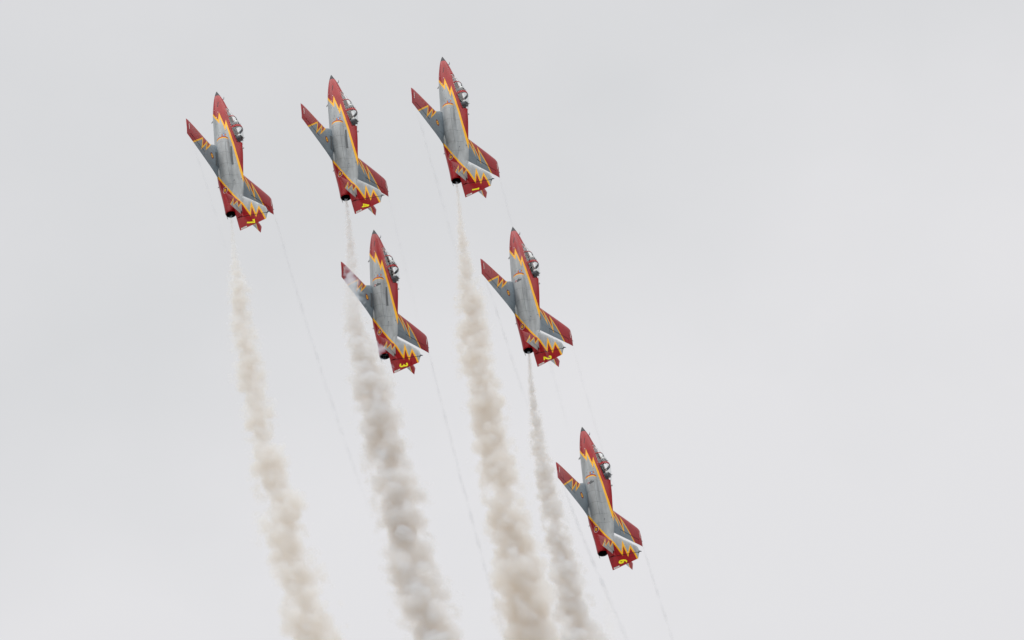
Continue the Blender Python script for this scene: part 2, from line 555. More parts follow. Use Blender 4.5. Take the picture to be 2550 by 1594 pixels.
WZIG = [(-5.55,1.50),(-5.82,1.70),(-6.95,2.64),(-6.06,2.33),(-7.27,3.25),(-6.29,3.03),(-7.6,4.46),(-7.8,4.68)]
W_ROUND = (-6.9, 1.78)
def paint_wing(bm, mis):
    z = [(x, mis*y) for x, y in WZIG]
    poly = z + [(-8.5, z[-1][1]), (-8.5, mis*6.5), (-4.5, mis*6.5), (-4.5, z[0][1])]
    paint(bm, poly, (0, 1), 1, lambda f: f.material_index != 3)
    paint_stroke(bm, z, 0.098, (0, 1), 2, lambda f: f.material_index != 3)

def make_wing(root, mis):
    ys = [0.3, 0.55, 0.75, 0.9, 1.05, 1.2, 1.35, 1.5, 1.6, 1.7, 1.9, 2.2, 2.6, 3.0, 3.4, 3.8, 4.2, 4.6, 4.88]
    tip = [4.88, 5.0, 5.1, 5.18, 5.24, 5.28, 5.298]
    H = 0.74
    bm = bmesh.new()
    panel(bm, ys, 0, H, 0, mis=mis)
    panel(bm, tip, 0, 1, 0, nc=18, mis=mis)
    paint_wing(bm, mis)
    roundel(bm, (W_ROUND[0], mis*W_ROUND[1]), 0.23, (0, 1), lambda f: f.material_index in (0, 2, 4))
    panel(bm, ys, H-0.03, H+0.05, 3, k=0.72, nc=2, mis=mis)
    # tip light and static wick
    w = obj('wing', bm, WINGP, root, ang=45)
    bm = bmesh.new()
    panel(bm, [0.5, 0.8, 1.3, 1.9, 2.4, 2.85], H+0.004, 1, 0, nc=8, mis=mis)
    paint_wing(bm, mis)
    obj('flap', bm, WINGP, w, ang=45)
    bm = bmesh.new()
    panel(bm, [2.87, 3.4, 3.9, 4.4, 4.865], H+0.028, 1, 0, nc=8, mis=mis)
    paint_wing(bm, mis)
    obj('aileron', bm, WINGP, w, ang=45)
    bm = bmesh.new()
    x, y, z = wing_pt(5.26, 0.45, True)
    tube(bm, [(x+0.05, mis*(y+0.0), z-0.02), (x-0.12, mis*(y+0.0), z-0.02)], [0.03, 0.02], 8)
    obj('tip_light', bm, [BLACK], w)
    bm = bmesh.new()
    tube(bm, [(x-0.30, mis*y, z-0.03), (x-0.33, mis*(y+0.06), z-0.01), (x-0.36, mis*(y+0.10), z)], [0.012, 0.016, 0.008], 6)
    obj('static_wick', bm, [BLACK], w)
    bm = bmesh.new()
    tube(bm, [(wing_pt(5.06, c, True)[0], mis*wing_pt(5.06, c, True)[1], wing_pt(5.06, c, True)[2]+0.006) for c in (0.3,0.4,0.5,0.62)], 0.016, 6)
    obj('formation_light', bm, [WHITE], w)
    return w

# ---- tail
FIN_LE = [(0.70,9.45),(1.0,9.75),(2.45,11.36),(2.62,11.58),(2.71,11.9)]    # z -> station
HINGE0, HINGE1 = (11.39, 0.42), (12.10, 2.72)
def hinge(z): return HINGE0[0] + (HINGE1[0]-HINGE0[0]) * (z-HINGE0[1]) / (HINGE1[1]-HINGE0[1])
def fin_top(S): return 2.72 - 0.19 * max(0, (S - 11.85) / 0.7)
def fin_section(z, S0, S1, le, te, sc=1.0, n=10):
    """outline of the fin at height z between stations S0..S1 of the chord le..te"""
    ch = te - le
    th = 0.085
    pts = []
    for i in range(n+1):
        S = S0 + (S1-S0)*(0.5 - 0.5*math.cos(math.pi*i/n)) if S0 <= le + 1e-6 else S0 + (S1-S0)*i/n
        c = (S - le)/ch
        pts.append((S, max(foil(min(max(c, 0), 1), th)*ch*sc, 0.002)))
    return [(-S, t, z) for S, t in pts] + [(-S, -t, z) for S, t in pts[::-1]]
FTZIG = P((9.95,0.68),(10.576,1.008),(11.647,1.442),(10.834,1.614),(11.916,1.846),(11.359,2.125),(12.07,2.371),(12.75,2.53))
def paint_fin(bm):
    z = FTZIG
    poly = z + [(-13.0, z[-1][1]), (-13.0, -1), (z[0][0], -1)]
    paint(bm, poly, AX_SIDE, 1)
    paint_stroke(bm, z, 0.105, AX_SIDE, 2)

def make_tail(root):
    bm = bmesh.new()
    zs = [0.6,0.8,1.0,1.2,1.45,1.7,1.95,2.2,2.38,2.5,2.58,2.65,2.695,2.712]
    def le(z):
        return lerp_tab(FIN_LE, z)
    rings = []
    for z in zs:
        l = le(z)
        rings.append(fin_section(z, l, min(hinge(z), 12.12) - 0.015, l, 12.52, 1.0))
    loft(bm, rings, True, True)
    paint_fin(bm)
    f = obj('tail_fin', bm, PAINTS, root, ang=45)
    bm = bmesh.new()
    tube(bm, [(-12.02,0,2.69),(-12.06,0,2.78),(-12.13,0,2.88)], [0.05,0.045,0.015], 8)
    obj('fin_tip_antenna', bm, [PANELD], f)
    # rudder
    bm = bmesh.new()
    rings = []
    for i in range(15):
        z = 0.44 + (2.70-0.44)*i/14
        zz = z
        te = 12.50 + 0.04*(z-0.5)/2.0
        r = fin_section(zz, hinge(z)+0.03, te, min(lerp_tab(FIN_LE, max(z, 0.7)), hinge(z)-1.0), te, 1.0, 8)
        out = []
        for (x, y, q) in r:
            S = -x
            if i == 14: q = min(2.70, fin_top(S))
            elif i == 0: q = 0.38 + (S-11.4)*0.10
            out.append((x, y, min(q, fin_top(S))))
        rings.append(out)
    loft(bm, rings, True, True)
    paint_fin(bm)
    flat = lambda f: abs(f.normal.y) > 0.5
    paint(bm, P((12.345,0.60),(12.47,0.60),(12.47,1.04),(12.375,1.04)), AX_SIDE, 5, flat)
    paint_stroke(bm, P((12.36,0.63),(12.41,0.80),(12.44,1.0)), 0.018, AX_SIDE, 3, flat)
    paint_stroke(bm, P((12.45,0.66),(12.41,0.78),(12.38,0.9)), 0.018, AX_SIDE, 3, flat)
    rd = obj('rudder', bm, PAINTS, root, ang=45)
    # dark shroud in the hinge gap
    bm = bmesh.new()
    rings = []
    for z in (0.5,0.9,1.4,1.9,2.3,2.6,2.68):
        h = hinge(z); l = min(lerp_tab(FIN_LE, max(z, 0.7)), h-1.0)
        rings.append(fin_section(z, h-0.05, h+0.06, l, 12.52, 0.8, 3))
    loft(bm, rings)
    obj('rudder_hinge', bm, [BLACK], f)
    return f, rd

T_LE = [(0.0,10.25),(0.15,10.28),(2.0,10.84),(2.12,10.93)]
T_TE = [(0.0,11.43),(2.15,11.62)]
TZIG = [(-10.18,0.08),(-10.507,0.239),(-11.051,0.624),(-10.608,0.694),(-11.324,1.279),(-10.789,1.248),(-11.62,1.74),(-11.8,1.86)]
def tp_pt(y, c, up, k, mis):
    le = lerp_tab(T_LE, y); te = lerp_tab(T_TE, y); ch = te - le
    kk = k * (math.sqrt(max(0, 1-((y-2.0)/0.15)**2)) if y > 2.0 else 1)
    yy = y - 0.24*(c-0.35)*max(0, (y-1.4)/0.75)
    return (-(le+c*ch), mis*yy, 0.845 + 0.045*y + (1 if up else -1)*foil(c, 0.10)*kk*ch)
def make_tailplane(root, mis):
    def pan(bm, ys, c0f, c1f, mi, k=1.0, nc=10):
        rings = []
        for y in ys:
            c0, c1 = c0f(y), c1f(y)
            cs = [c0 + (c1-c0)*((0.5-0.5*math.cos(math.pi*i/nc)) if c0 == 0 else i/nc) for i in range(nc+1)]
            up = [tp_pt(y, c, True, k, mis) for c in cs]
            dn = [tp_pt(y, c, False, k, mis) for c in cs[::-1]]
            if c1 >= 0.999: dn = dn[1:]
            if c0 == 0: dn = dn[:-1]
            rings.append(up + dn)
        loft(bm, rings, True, True, mi)
    def hf(y):
        le = lerp_tab(T_LE, y); te = lerp_tab(T_TE, y)
        return (11.15 - le)/(te-le)
    ys = [0.05,0.3,0.6,0.9,1.2,1.5,1.75,1.95]
    tip = [1.95,2.03,2.09,2.13,2.148]
    def dopaint(bm):
        z = [(x, mis*y) for x, y in TZIG]
        poly = z + [(-12.5, z[-1][1]), (-12.5, mis*3), (-9.5, mis*3), (-9.5, z[0][1])]
        paint(bm, poly, (0, 1), 1, lambda f: f.material_index != 3)
        paint_stroke(bm, z, 0.06, (0, 1), 2, lambda f: f.material_index != 3)
    bm = bmesh.new()
    pan(bm, ys, lambda y: 0, hf, 0)
    pan(bm, tip, lambda y: 0, lambda y: 1, 0)
    dopaint(bm)
    pan(bm, ys, lambda y: hf(y)-0.03, lambda y: hf(y)+0.06, 3, 0.7, 2)
    t = obj('tailplane', bm, PAINTS, root, ang=45)
    bm = bmesh.new()
    pan(bm, ys[1:], lambda y: hf(y)+0.03, lambda y: 1, 0, 1.0, 7)
    dopaint(bm)
    obj('elevator', bm, PAINTS, t, ang=45)
    return t

# ---- cockpit
def canopy_pt(S, th, off=0.0):
    """point on the canopy surface, th measured from starboard sill (0) over the top to port sill (1)"""
    zs = sill(S)
    lo, hi = 0.0, math.pi/2
    for _ in range(30):
        m = (lo+hi)/2
        if egg(S, m)[1] < zs: lo = m
        else: hi = m
    ws = egg(S, lo)[0]
    h = max(0.02, lerp_tab(TOP, S) - zs)
    t = math.pi * (1 - th)
    cc, ss = math.cos(t), math.sin(t)
    y, z = ws*math.copysign(abs(cc)**0.85, cc), zs + h*ss**0.9
    n = Vector((0, y/ws**2, (z-zs)/h**2)).normalized()
    return Vector((-S, y + n.y*off, z + n.z*off))
def make_cockpit(root):
    # transparent canopy
    bm = bmesh.new()
    Ss = [2.03 + (5.338-2.03)*i/36 for i in range(37)]
    grid = [[bm.verts.new(canopy_pt(S, k/24)) for k in range(25)] for S in Ss]
    for a, b in zip(grid, grid[1:]):
        for i in range(24): bm.faces.new((a[i], a[i+1], b[i+1], b[i]))
    gl = obj('canopy', bm, [GLASS], root, ang=60)
    # hoops (red outside, dark inside)
    def hoop(S0, w, h, name='canopy_frame', lean=0.0, thick=0.05):
        bm = bmesh.new()
        n = 28
        rings = []
        for k in range(n+1):
            t = k/n
            d = lean*math.sin(math.pi*t)
            o0 = canopy_pt(S0-w/2+d, t, 0.012); o1 = canopy_pt(S0+w/2+d, t, 0.012)
            i0 = canopy_pt(S0-w/2+d, t, -thick); i1 = canopy_pt(S0+w/2+d, t, -thick)
            rings.append([o0, o1, i1, i0])
        vr, fs = loft(bm, rings, True, True, 0)
        for j, f in enumerate(fs[:4*n]):
            if j % 4 in (1, 2): f.material_index = 1
        obj(name, bm, [RED, PANELD], gl, ang=30)
    hoop(2.98, 0.08, 0.05, lean=-0.04, thick=0.03)
    hoop(4.04, 0.18, 0.05, lean=-0.08, thick=0.035)
    # sill rails, red
    for mis in (0, 1):
        bm = bmesh.new()
        pts = [canopy_pt(S, mis, 0.0) for S in Ss[1:]]
        rings = []
        for p in pts:
            s = -1 if p.y < 0 else 1
            rings.append([p + Vector((0, s*0.006, -0.03)), p + Vector((0, s*0.0, 0.045)), p + Vector((0, -s*0.05, 0.05)), p + Vector((0, -s*0.05, -0.03))])
        loft(bm, rings)
        obj('canopy_rail', bm, [RED], root, ang=30)
    # tub
    bm = bmesh.new()
    Sx = [2.2 + 3.08*i/14 for i in range(15)]
    rings = []
    for S in Sx:
        w = abs(canopy_pt(S, 0).y) - 0.045
        z0 = sill(S) - 0.01
        rings.append([(-S, w, z0), (-S, w, z0-0.3), (-S, w*0.8, z0-0.85), (-S, -w*0.8, z0-0.85), (-S, -w, z0-0.3), (-S, -w, z0)])
    loft(bm, rings, False, False, 0, closed=False)
    for S in (Sx[0], Sx[-1]):
        w = abs(canopy_pt(S, 0).y) - 0.045; z0 = sill(S)-0.01
        bm.faces.new([bm.verts.new(p) for p in ((-S, w, z0), (-S, w*0.8, z0-0.85), (-S, -w*0.8, z0-0.85), (-S, -w, z0))])
    obj('cockpit_tub', bm, [COCK], root, ang=30)
    # instrument panels with glare shields
    for S in (2.62, 3.98):
        bm = bmesh.new()
        z = sill(S)
        w = abs(canopy_pt(S, 0).y) - 0.07
        rings = []
        for k in range(13):
            t = k/12
            a = math.pi*t
            yy = w*math.cos(a); zz = z - 0.05 + 0.17*math.sin(a)**0.7
            rings.append([(-S+0.22, yy*0.9, zz-0.03), (-S-0.08, yy, zz+0.01), (-S-0.08, yy, zz-0.03), (-S+0.05, yy*0.95, z-0.4), (-S+0.22, yy*0.9, z-0.4)])
        loft(bm, rings)
        p = obj('instrument_panel', bm, [PANELD], root, ang=30)
    # inner windscreen between the seats
    # ejection seats
    for S, zb in ((3.48, 0.33), (4.76, 0.47)):
        bm = bmesh.new()
        box(bm, (-S-0.02, 0, zb+0.50), (0.14, 0.42, 1.0), 0, Matrix.Rotation(R(-12), 3, 'Y'), 0.03)
        box(bm, (-S+0.28, 0, zb+0.02), (0.48, 0.42, 0.16), 0, None, 0.03)
        st = obj('ejection_seat', bm, [PANELD], root, ang=30)
        bm = bmesh.new()
        box(bm, (-S-0.06, 0, zb+0.92), (0.13, 0.30, 0.26), 0, Matrix.Rotation(R(-12), 3, 'Y'), 0.035)
        obj('headrest', bm, [PAD], st, ang=30)
        for s in (-1, 1):
            bm = bmesh.new()
            tube(bm, [(-S-0.10, s*0.12, zb+1.0), (-S-0.15, s*0.12, zb+1.10), (-S-0.13, s*0.12, zb+1.16)], [0.03,0.025,0.012], 6)
            obj('canopy_breaker', bm, [PANELD], st)
            bm = bmesh.new()
            tube(bm, [(-S-0.15, s*0.19, zb+0.5), (-S-0.22, s*0.19, zb+0.98)], 0.025, 6)
            obj('seat_rail', bm, [PANELD], st)

def blade(root, S, z, y, h, w, ang, mi=LGREY, name='antenna'):
    """blade antenna standing out of the skin at (S, y, z); ang in the y-z plane"""
    bm = bmesh.new()
    u = Vector((0, math.cos(ang), math.sin(ang))); side = Vector((0, -math.sin(ang), math.cos(ang)))
    rings = []
    for f in (-0.15, 0.0, 0.6, 0.95, 1.0):
        ch = w*(1-0.35*max(f, 0)); tk = 0.022*(1 if f < 0.95 else 0.6)
        b = Vector((-S - 0.10*f*h/0.2, y, z)) + u*(h*f)
        rings.append([b + Vector((ch/2,0,0)), b + side*tk + Vector((ch*0.2,0,0)), b + side*tk*0.7 - Vector((ch*0.3,0,0)), b - Vector((ch/2,0,0)), b - side*tk*0.7 - Vector((ch*0.3,0,0)), b - side*tk + Vector((ch*0.2,0,0))])
    loft(bm, rings)
    return obj(name, bm, [mi], root, ang=30)

def make_jet():
    root = bpy.data.objects.new('jet_plane', None)
    root.empty_display_size = 2
    col.objects.link(root)
    make_fuselage(root); make_boom(root); make_nozzle(root)
    for s in (1, -1):
        make_intake(root, s); make_fairing(root, s); make_wing(root, s); make_tailplane(root, s)
    make_tail(root)
    make_cockpit(root)
    blade(root, 2.35, -0.45, 0.0, 0.22, 0.2, R(-90))
    blade(root, 5.75, 1.33, 0.0, 0.22, 0.2, R(90))
    blade(root, 8.35, 1.02, 0.10, 0.13, 0.10, R(75), PANELD)
    blade(root, 8.55, 0.75, 0.45, 0.10, 0.10, R(45), PANELD)
    blade(root, 8.3, -0.60, 0.22, 0.05, 0.08, R(-80), PANELD)
    bm = bmesh.new()
    tube(bm, [(-0.93,0,0.36),(-0.93,0,0.46),(-0.88,0,0.50),(-0.76,0,0.51)], [0.022,0.022,0.02,0.012], 6)
    tube(bm, [(-0.93,0,0.46),(-0.99,0,0.50)], [0.018,0.012], 6)
    obj('pitot_probe', bm, [PANELD], root)
    return root

# ------------------------------------------------------------------ build
JETS = {
    1: ((-4.765, 17.993, -448.01), ((-0.09859, -0.54899, 0.82999), (0.79714, 0.45571, 0.39611), (-0.59569, 0.70067, 0.39270))),
    2: ((0.046, 6.382, -448.41), ((-0.10241, -0.58043, 0.80784), (0.77935, 0.45785, 0.42776), (-0.61816, 0.67340, 0.40547))),
    3: ((-9.369, 6.129, -444.46), ((-0.08443, -0.53473, 0.84079), (0.79059, 0.47765, 0.38317), (-0.60650, 0.69707, 0.38243))),
    4: ((-12.275, 16.640, -445.26), ((-0.11138, -0.52786, 0.84199), (0.78201, 0.47627, 0.40203), (-0.61323, 0.70323, 0.35975))),
    6: ((4.793, -7.309, -449.29), ((-0.12715, -0.54861, 0.82635), (0.78008, 0.45925, 0.42493), (-0.61263, 0.69865, 0.36956))),
    7: ((-19.866, 15.360, -440.96), ((-0.12017, -0.50944, 0.85208), (0.77268, 0.49090, 0.40247), (-0.62332, 0.70674, 0.33464))),
}
def local_matrix(num):
    t, Rm = JETS[num]
    M = Matrix(Rm).to_4x4()
    M.translation = Vector(t)
    return MC @ M

def copy_tree(o, parent=None):
    c = o.copy()
    col.objects.link(c)
    if parent is not None:
        c.parent = parent
    for ch in list(o.children):
        copy_tree(ch, c)
    return c

jet0 = make_jet()
jets = {}
order = [1, 2, 3, 4, 6, 7]
for n in order[1:]:
    jets[n] = copy_tree(jet0)
jets[1] = jet0
for n in order:
    jets[n].matrix_world = local_matrix(n)
# ------------------------------------------------------------------ ground far below, out of the frame
def ground():
    m = bpy.data.materials.new('airfield_grass')
    m.use_nodes = True
    t = m.node_tree
    b = t.nodes['Principled BSDF']
    b.inputs['Roughness'].default_value = 0.95
    n = t.nodes.new('ShaderNodeTexNoise')
    n.inputs['Scale'].default_value = 0.02
    n.inputs['Detail'].default_value = 8
    r = t.nodes.new('ShaderNodeValToRGB')
    r.color_ramp.elements[0].color = (0.13, 0.13, 0.11, 1)
    r.color_ramp.elements[1].color = (0.22, 0.21, 0.19, 1)
    c = t.nodes.new('ShaderNodeTexCoord')
    t.links.new(c.outputs['Object'], n.inputs[0])
    t.links.new(n.outputs[0], r.inputs[0])
    t.links.new(r.outputs[0], b.inputs[0])
    bm = bmesh.new()
    bmesh.ops.create_circle(bm, cap_ends=True, segments=96, radius=30000)
    o = obj('ground', bm, [m], None, False)
    tag(o, kind='structure')
ground()
# ------------------------------------------------------------------ the painted numbers
DIGITS = {   # polylines in a unit cell, x aft, y up
    1: [[(0.20,0.84),(0.28,0.87),(0.36,0.95),(0.38,0.99)], [(0.38,1.0),(0.38,0.0)]],
    2: [[(0.02,0.74),(0.08,0.92),(0.25,1.0),(0.44,0.97),(0.56,0.82),(0.53,0.62),(0.38,0.42),(0.14,0.18),(0.04,0.02),(0.62,0.02)]],
    3: [[(0.02,0.88),(0.18,1.0),(0.40,1.0),(0.54,0.88),(0.54,0.68),(0.42,0.56),(0.24,0.53),(0.44,0.48),(0.58,0.34),(0.56,0.14),(0.40,0.0),(0.18,0.0),(0.0,0.13)]],
    4: [[(0.64,0.27),(0.02,0.27),(0.44,1.0)], [(0.46,1.0),(0.46,0.0)]],
    6: [[(0.54,0.93),(0.36,1.0),(0.16,0.88),(0.05,0.60),(0.04,0.30),(0.14,0.07),(0.32,0.0),(0.50,0.08),(0.58,0.28),(0.52,0.48),(0.34,0.56),(0.16,0.48),(0.08,0.32)]],
    7: [[(0.02,0.80),(0.02,1.0),(0.60,1.0),(0.42,0.50),(0.30,0.0)]],
}
def rudder_y(S, z):
    te = 12.50 + 0.04*(z-0.5)/2.0
    le = min(lerp_tab(FIN_LE, max(z, 0.7)), hinge(z)-1.0)
    return max(foil(min(max((S-le)/(te-le), 0), 1), 0.085)*(te-le), 0.002)
def make_number(n, root, side):
    bm = bmesh.new()
    H, Wd, sw = 0.54, 0.50, 0.102
    lift = 0.004
    for pl in DIGITS[n]:
        pts = []
        for (x, y), (x2, y2) in zip(pl, pl[1:]):
            pts += [(x + (x2-x)*k/2, y + (y2-y)*k/2) for k in range(2)]
        pts.append(pl[-1])
        q = []
        for x, y in pts:
            if side < 0: x = 0.64 - x
            z = 1.10 + y*H
            q.append((12.02 + 0.16*y*(1 if side > 0 else 1) + x*Wd*0.85 - 0.03*(x > 0.5), z))
        L, Rr = stroke_poly(q, sw, 1.5)
        rings = []
        for i, (l, r) in enumerate(zip(L, Rr)):
            lift += 0.0002
            rings.append([(-p[0], side*(rudder_y(p[0], p[1]) + d), p[1]) for p, d in ((l, lift), (r, lift), (r, -0.002), (l, -0.002))])
        loft(bm, rings)
        lift += 0.001
    return obj('number', bm, [NUMYEL], root, False)

proto_emblem = make_intake(None, 1, True)
emblem_mesh = proto_emblem.data
bpy.data.objects.remove(proto_emblem)

def make_walkway(root):
    """dark grey anti-slip strips beside the spine and along the wing root"""
    w = [c for c in root.children if c.name.startswith('wing') and 'fairing' not in c.name][0]
    bm = bmesh.new()
    ysx = [0.98, 1.02, 1.06, 1.10, 1.14, 1.18, 1.22, 1.26]
    rings = []
    for y in ysx:
        r = []
        for k in range(13):
            c = 0.30 + 0.46*k/12
            if c > 0.735: c = 0.735
            p = wing_pt(y, c, True)
            r.append((p[0], p[1], p[2] + 0.006))
        rings.append(r)
    loft(bm, rings, False, False, 0, closed=False)
    obj('walkway_strip', bm, [DGREY], w)
    f = [c for c in root.children if c.name.startswith('fuselage')][0]
    bm = bmesh.new()
    rings = []
    for k in range(13):
        S = 5.65 + 1.55*k/12
        r = []
        for j in range(5):
            zc = 0.80 - 0.10*(S-5.65)/1.55 + (0.10 + 0.05*k/12)*(j/4)
            # find y on the fuselage side at this height
            lo, hi = 0.0, math.pi/2
            for _ in range(30):
                m = (lo+hi)/2
                if egg(S, m)[1] < zc: lo = m
                else: hi = m
            r.append((-S, egg(S, lo)[0] + 0.008, zc))
        rings.append(r)
    loft(bm, rings, False, False, 0, closed=False)
    obj('walkway_strip', bm, [DGREY], f)

WHERE = {1: 'topmost of all', 2: 'right of centre', 3: 'in the centre',
         4: 'second from the left', 6: 'lowest and furthest right', 7: 'leftmost of all'}
for n in order:
    r = jets[n]
    tag(r, 'red and grey jet with yellow %d on its rudder, %s' % (n, WHERE[n]), 'jet plane', 'jets climbing in formation')
    rd = [c for c in r.children if c.name.startswith('rudder')][0]
    make_number(n, rd, 1); make_number(n, rd, -1)
    if n in (2, 3, 6):
        for c in r.children:
            if c.name.startswith('air_intake') and sum(v.co.y for v in c.data.vertices) > 0:
                c.data = emblem_mesh
    if n in (3, 4, 7):
        make_walkway(r)

# ------------------------------------------------------------------ pilots
def skin_mesh(name, chains, mats, levels=2):
    """one continuous body from connected joints with a radius each"""
    me = bpy.data.meshes.new(name + '_cage')
    verts, edges, rad = [], [], []
    idx = {}
    for ch in chains:
        prev = None
        for (nm, co, r) in ch:
            if nm in idx: i = idx[nm]
            else:
                i = len(verts); verts.append(co); rad.append(r); idx[nm] = i
            if prev is not None: edges.append((prev, i))
            prev = i
    me.from_pydata(verts, edges, [])
    o = bpy.data.objects.new(name + '_cage', me)
    col.objects.link(o)
    sk = o.modifiers.new('skin', 'SKIN')
    lay = me.skin_vertices[0].data if me.skin_vertices else None
    if lay is None:
        bm = bmesh.new(); bm.from_mesh(me); bm.verts.layers.skin.verify(); bm.to_mesh(me); bm.free()
        lay = me.skin_vertices[0].data
    for i, r in enumerate(rad):
        lay[i].radius = (r, r)
        lay[i].use_root = (i == 0)
    sb = o.modifiers.new('sub', 'SUBSURF'); sb.levels = levels
    bpy.context.view_layer.update()
    ev = o.evaluated_get(bpy.context.evaluated_depsgraph_get())
    m2 = bpy.data.meshes.new_from_object(ev)
    m2.name = name
    bpy.data.objects.remove(o)
    m2.materials.clear()
    for m in mats: m2.materials.append(m)
    m2.polygons.foreach_set('use_smooth', [True]*len(m2.polygons))
    return m2

def make_pilot():
    ch = [[('pel', (0, 0, 0.10), 0.15), ('waist', (-0.05, 0, 0.28), 0.135), ('chest', (-0.10, 0, 0.46), 0.16), ('neckb', (-0.12, 0, 0.60), 0.07), ('neck', (-0.11, 0, 0.66), 0.058), ('head', (-0.09, 0, 0.76), 0.088), ('crown', (-0.09, 0, 0.84), 0.075)]]
    for s, t in ((1, 'l'), (-1, 'r')):
        ch.append([('pel', 0, 0), ('hip'+t, (0.06, s*0.10, 0.09), 0.10), ('knee'+t, (0.44, s*0.15, 0.14), 0.068), ('calf'+t, (0.50, s*0.15, -0.08), 0.056), ('ankle'+t, (0.54, s*0.14, -0.26), 0.042), ('toe'+t, (0.68, s*0.14, -0.29), 0.036)])
        ch.append([('chest', 0, 0), ('sh'+t, (-0.12, s*0.19, 0.52), 0.070), ('elb'+t, (0.00, s*0.27, 0.27), 0.048), ('wr'+t, (0.22, s*0.16, 0.24), 0.033), ('palm'+t, (0.29, s*0.13, 0.25), 0.034)])
        for k, (dy, dz, L) in enumerate(((0.022, 0.022, 0.075), (0.022, 0.006, 0.08), (0.020, -0.010, 0.075), (0.016, -0.026, 0.06))):
            ch.append([('palm'+t, 0, 0), ('fa%d%s' % (k, t), (0.29 + L*0.55, s*(0.13 - dy*0.3), 0.25 + dz*1.2), 0.010), ('fb%d%s' % (k, t), (0.29 + L, s*(0.13 - dy - 0.02), 0.25 + dz*1.3), 0.009), ('fc%d%s' % (k, t), (0.29 + L*0.85, s*(0.13 - dy - 0.045), 0.25 + dz*1.3), 0.008)])
        ch.append([('wr'+t, 0, 0), ('tha'+t, (0.27, s*0.105, 0.275), 0.011), ('thb'+t, (0.315, s*0.085, 0.285), 0.009)])
    me = skin_mesh('person', ch, [SUIT, SKIN, GLOVE])
    for p in me.polygons:
        c = p.center
        if c.z > 0.64: p.material_index = 1
        elif c.x > 0.235 and c.z > 0.17 and abs(c.y) < 0.2: p.material_index = 2
    o = bpy.data.objects.new('person', me)
    col.objects.link(o)
    # helmet, visor, mask, vest
    bm = bmesh.new()
    ellipsoid(bm, (-0.105, 0, 0.815), (0.150, 0.128, 0.145), 0, 20, 14)
    for v in list(bm.verts):
        if v.co.x > -0.04 and v.co.z < 0.80: v.co.x = min(v.co.x, -0.02)
        if v.co.z < 0.71: v.co.z = 0.71
    obj('helmet', bm, [HELM], o)
    bm = bmesh.new()
    ellipsoid(bm, (-0.075, 0, 0.81), (0.130, 0.116, 0.085), 0, 18, 10)
    obj('visor', bm, [VISOR], o)
    bm = bmesh.new()
    tube(bm, [(-0.01, 0, 0.745), (0.05, 0, 0.735), (0.075, 0, 0.725), (0.07, 0.0, 0.68), (0.03, 0.06, 0.50)], [0.055, 0.05, 0.038, 0.022, 0.020], 10)
    obj('oxygen_mask', bm, [PAD], o)
    bm = bmesh.new()
    rings = []
    for z, rx, ry, cx in ((0.30, 0.145, 0.165, -0.05), (0.40, 0.165, 0.185, -0.08), (0.50, 0.165, 0.19, -0.10), (0.56, 0.13, 0.15, -0.115)):
        rings.append([(cx + rx*math.cos(2*math.pi*k/20), ry*math.sin(2*math.pi*k/20), z) for k in range(20)])
    loft(bm, rings, False, False)
    obj('life_vest', bm, [VEST], o)
    return o

pilot0 = make_pilot()
first = True
for n in order:
    for seat, S, zb in (('front', 3.48, 0.33), ('rear', 4.76, 0.47)):
        p = pilot0 if first else copy_tree(pilot0)
        first = False
        p.matrix_world = local_matrix(n) @ Matrix.Translation((-S + 0.20, 0, zb + 0.02))
        tag(p, 'helmeted pilot strapped in the %s seat of the jet numbered %d' % (seat, n), 'pilot', 'pilots in the cockpits')

# ------------------------------------------------------------------ smoke
def curve_node(t, xin, pts, lo, hi):
    """piecewise curve y(x) for x in [0, xmax], y scaled to lo..hi"""
    xm = pts[-1][0]
    mr = t.nodes.new('ShaderNodeMath'); mr.operation = 'DIVIDE'
    mr.inputs[1].default_value = xm
    t.links.new(xin, mr.inputs[0])
    fc = t.nodes.new('ShaderNodeFloatCurve')
    c = fc.mapping.curves[0]
    P2 = [(x/xm, (y-lo)/(hi-lo)) for x, y in pts]
    c.points[0].location = P2[0]; c.points[1].location = P2[-1]
    for x, y in P2[1:-1]: c.points.new(x, y)
    fc.mapping.use_clip = False
    fc.mapping.update()
    t.links.new(mr.outputs[0], fc.inputs['Value'])
    o = t.nodes.new('ShaderNodeMapRange')
    o.clamp = False
    o.inputs['To Min'].default_value = lo; o.inputs['To Max'].default_value = hi
    t.links.new(fc.outputs[0], o.inputs[0])
    return o.outputs[0]

def math_node(t, op, a, b=None, clamp=False):
    n = t.nodes.new('ShaderNodeMath'); n.operation = op; n.use_clamp = clamp
    for i, v in enumerate((a, b)):
        if v is None: continue
        if isinstance(v, (int, float)): n.inputs[i].default_value = v
        else: t.links.new(v, n.inputs[i])
    return n.outputs[0]

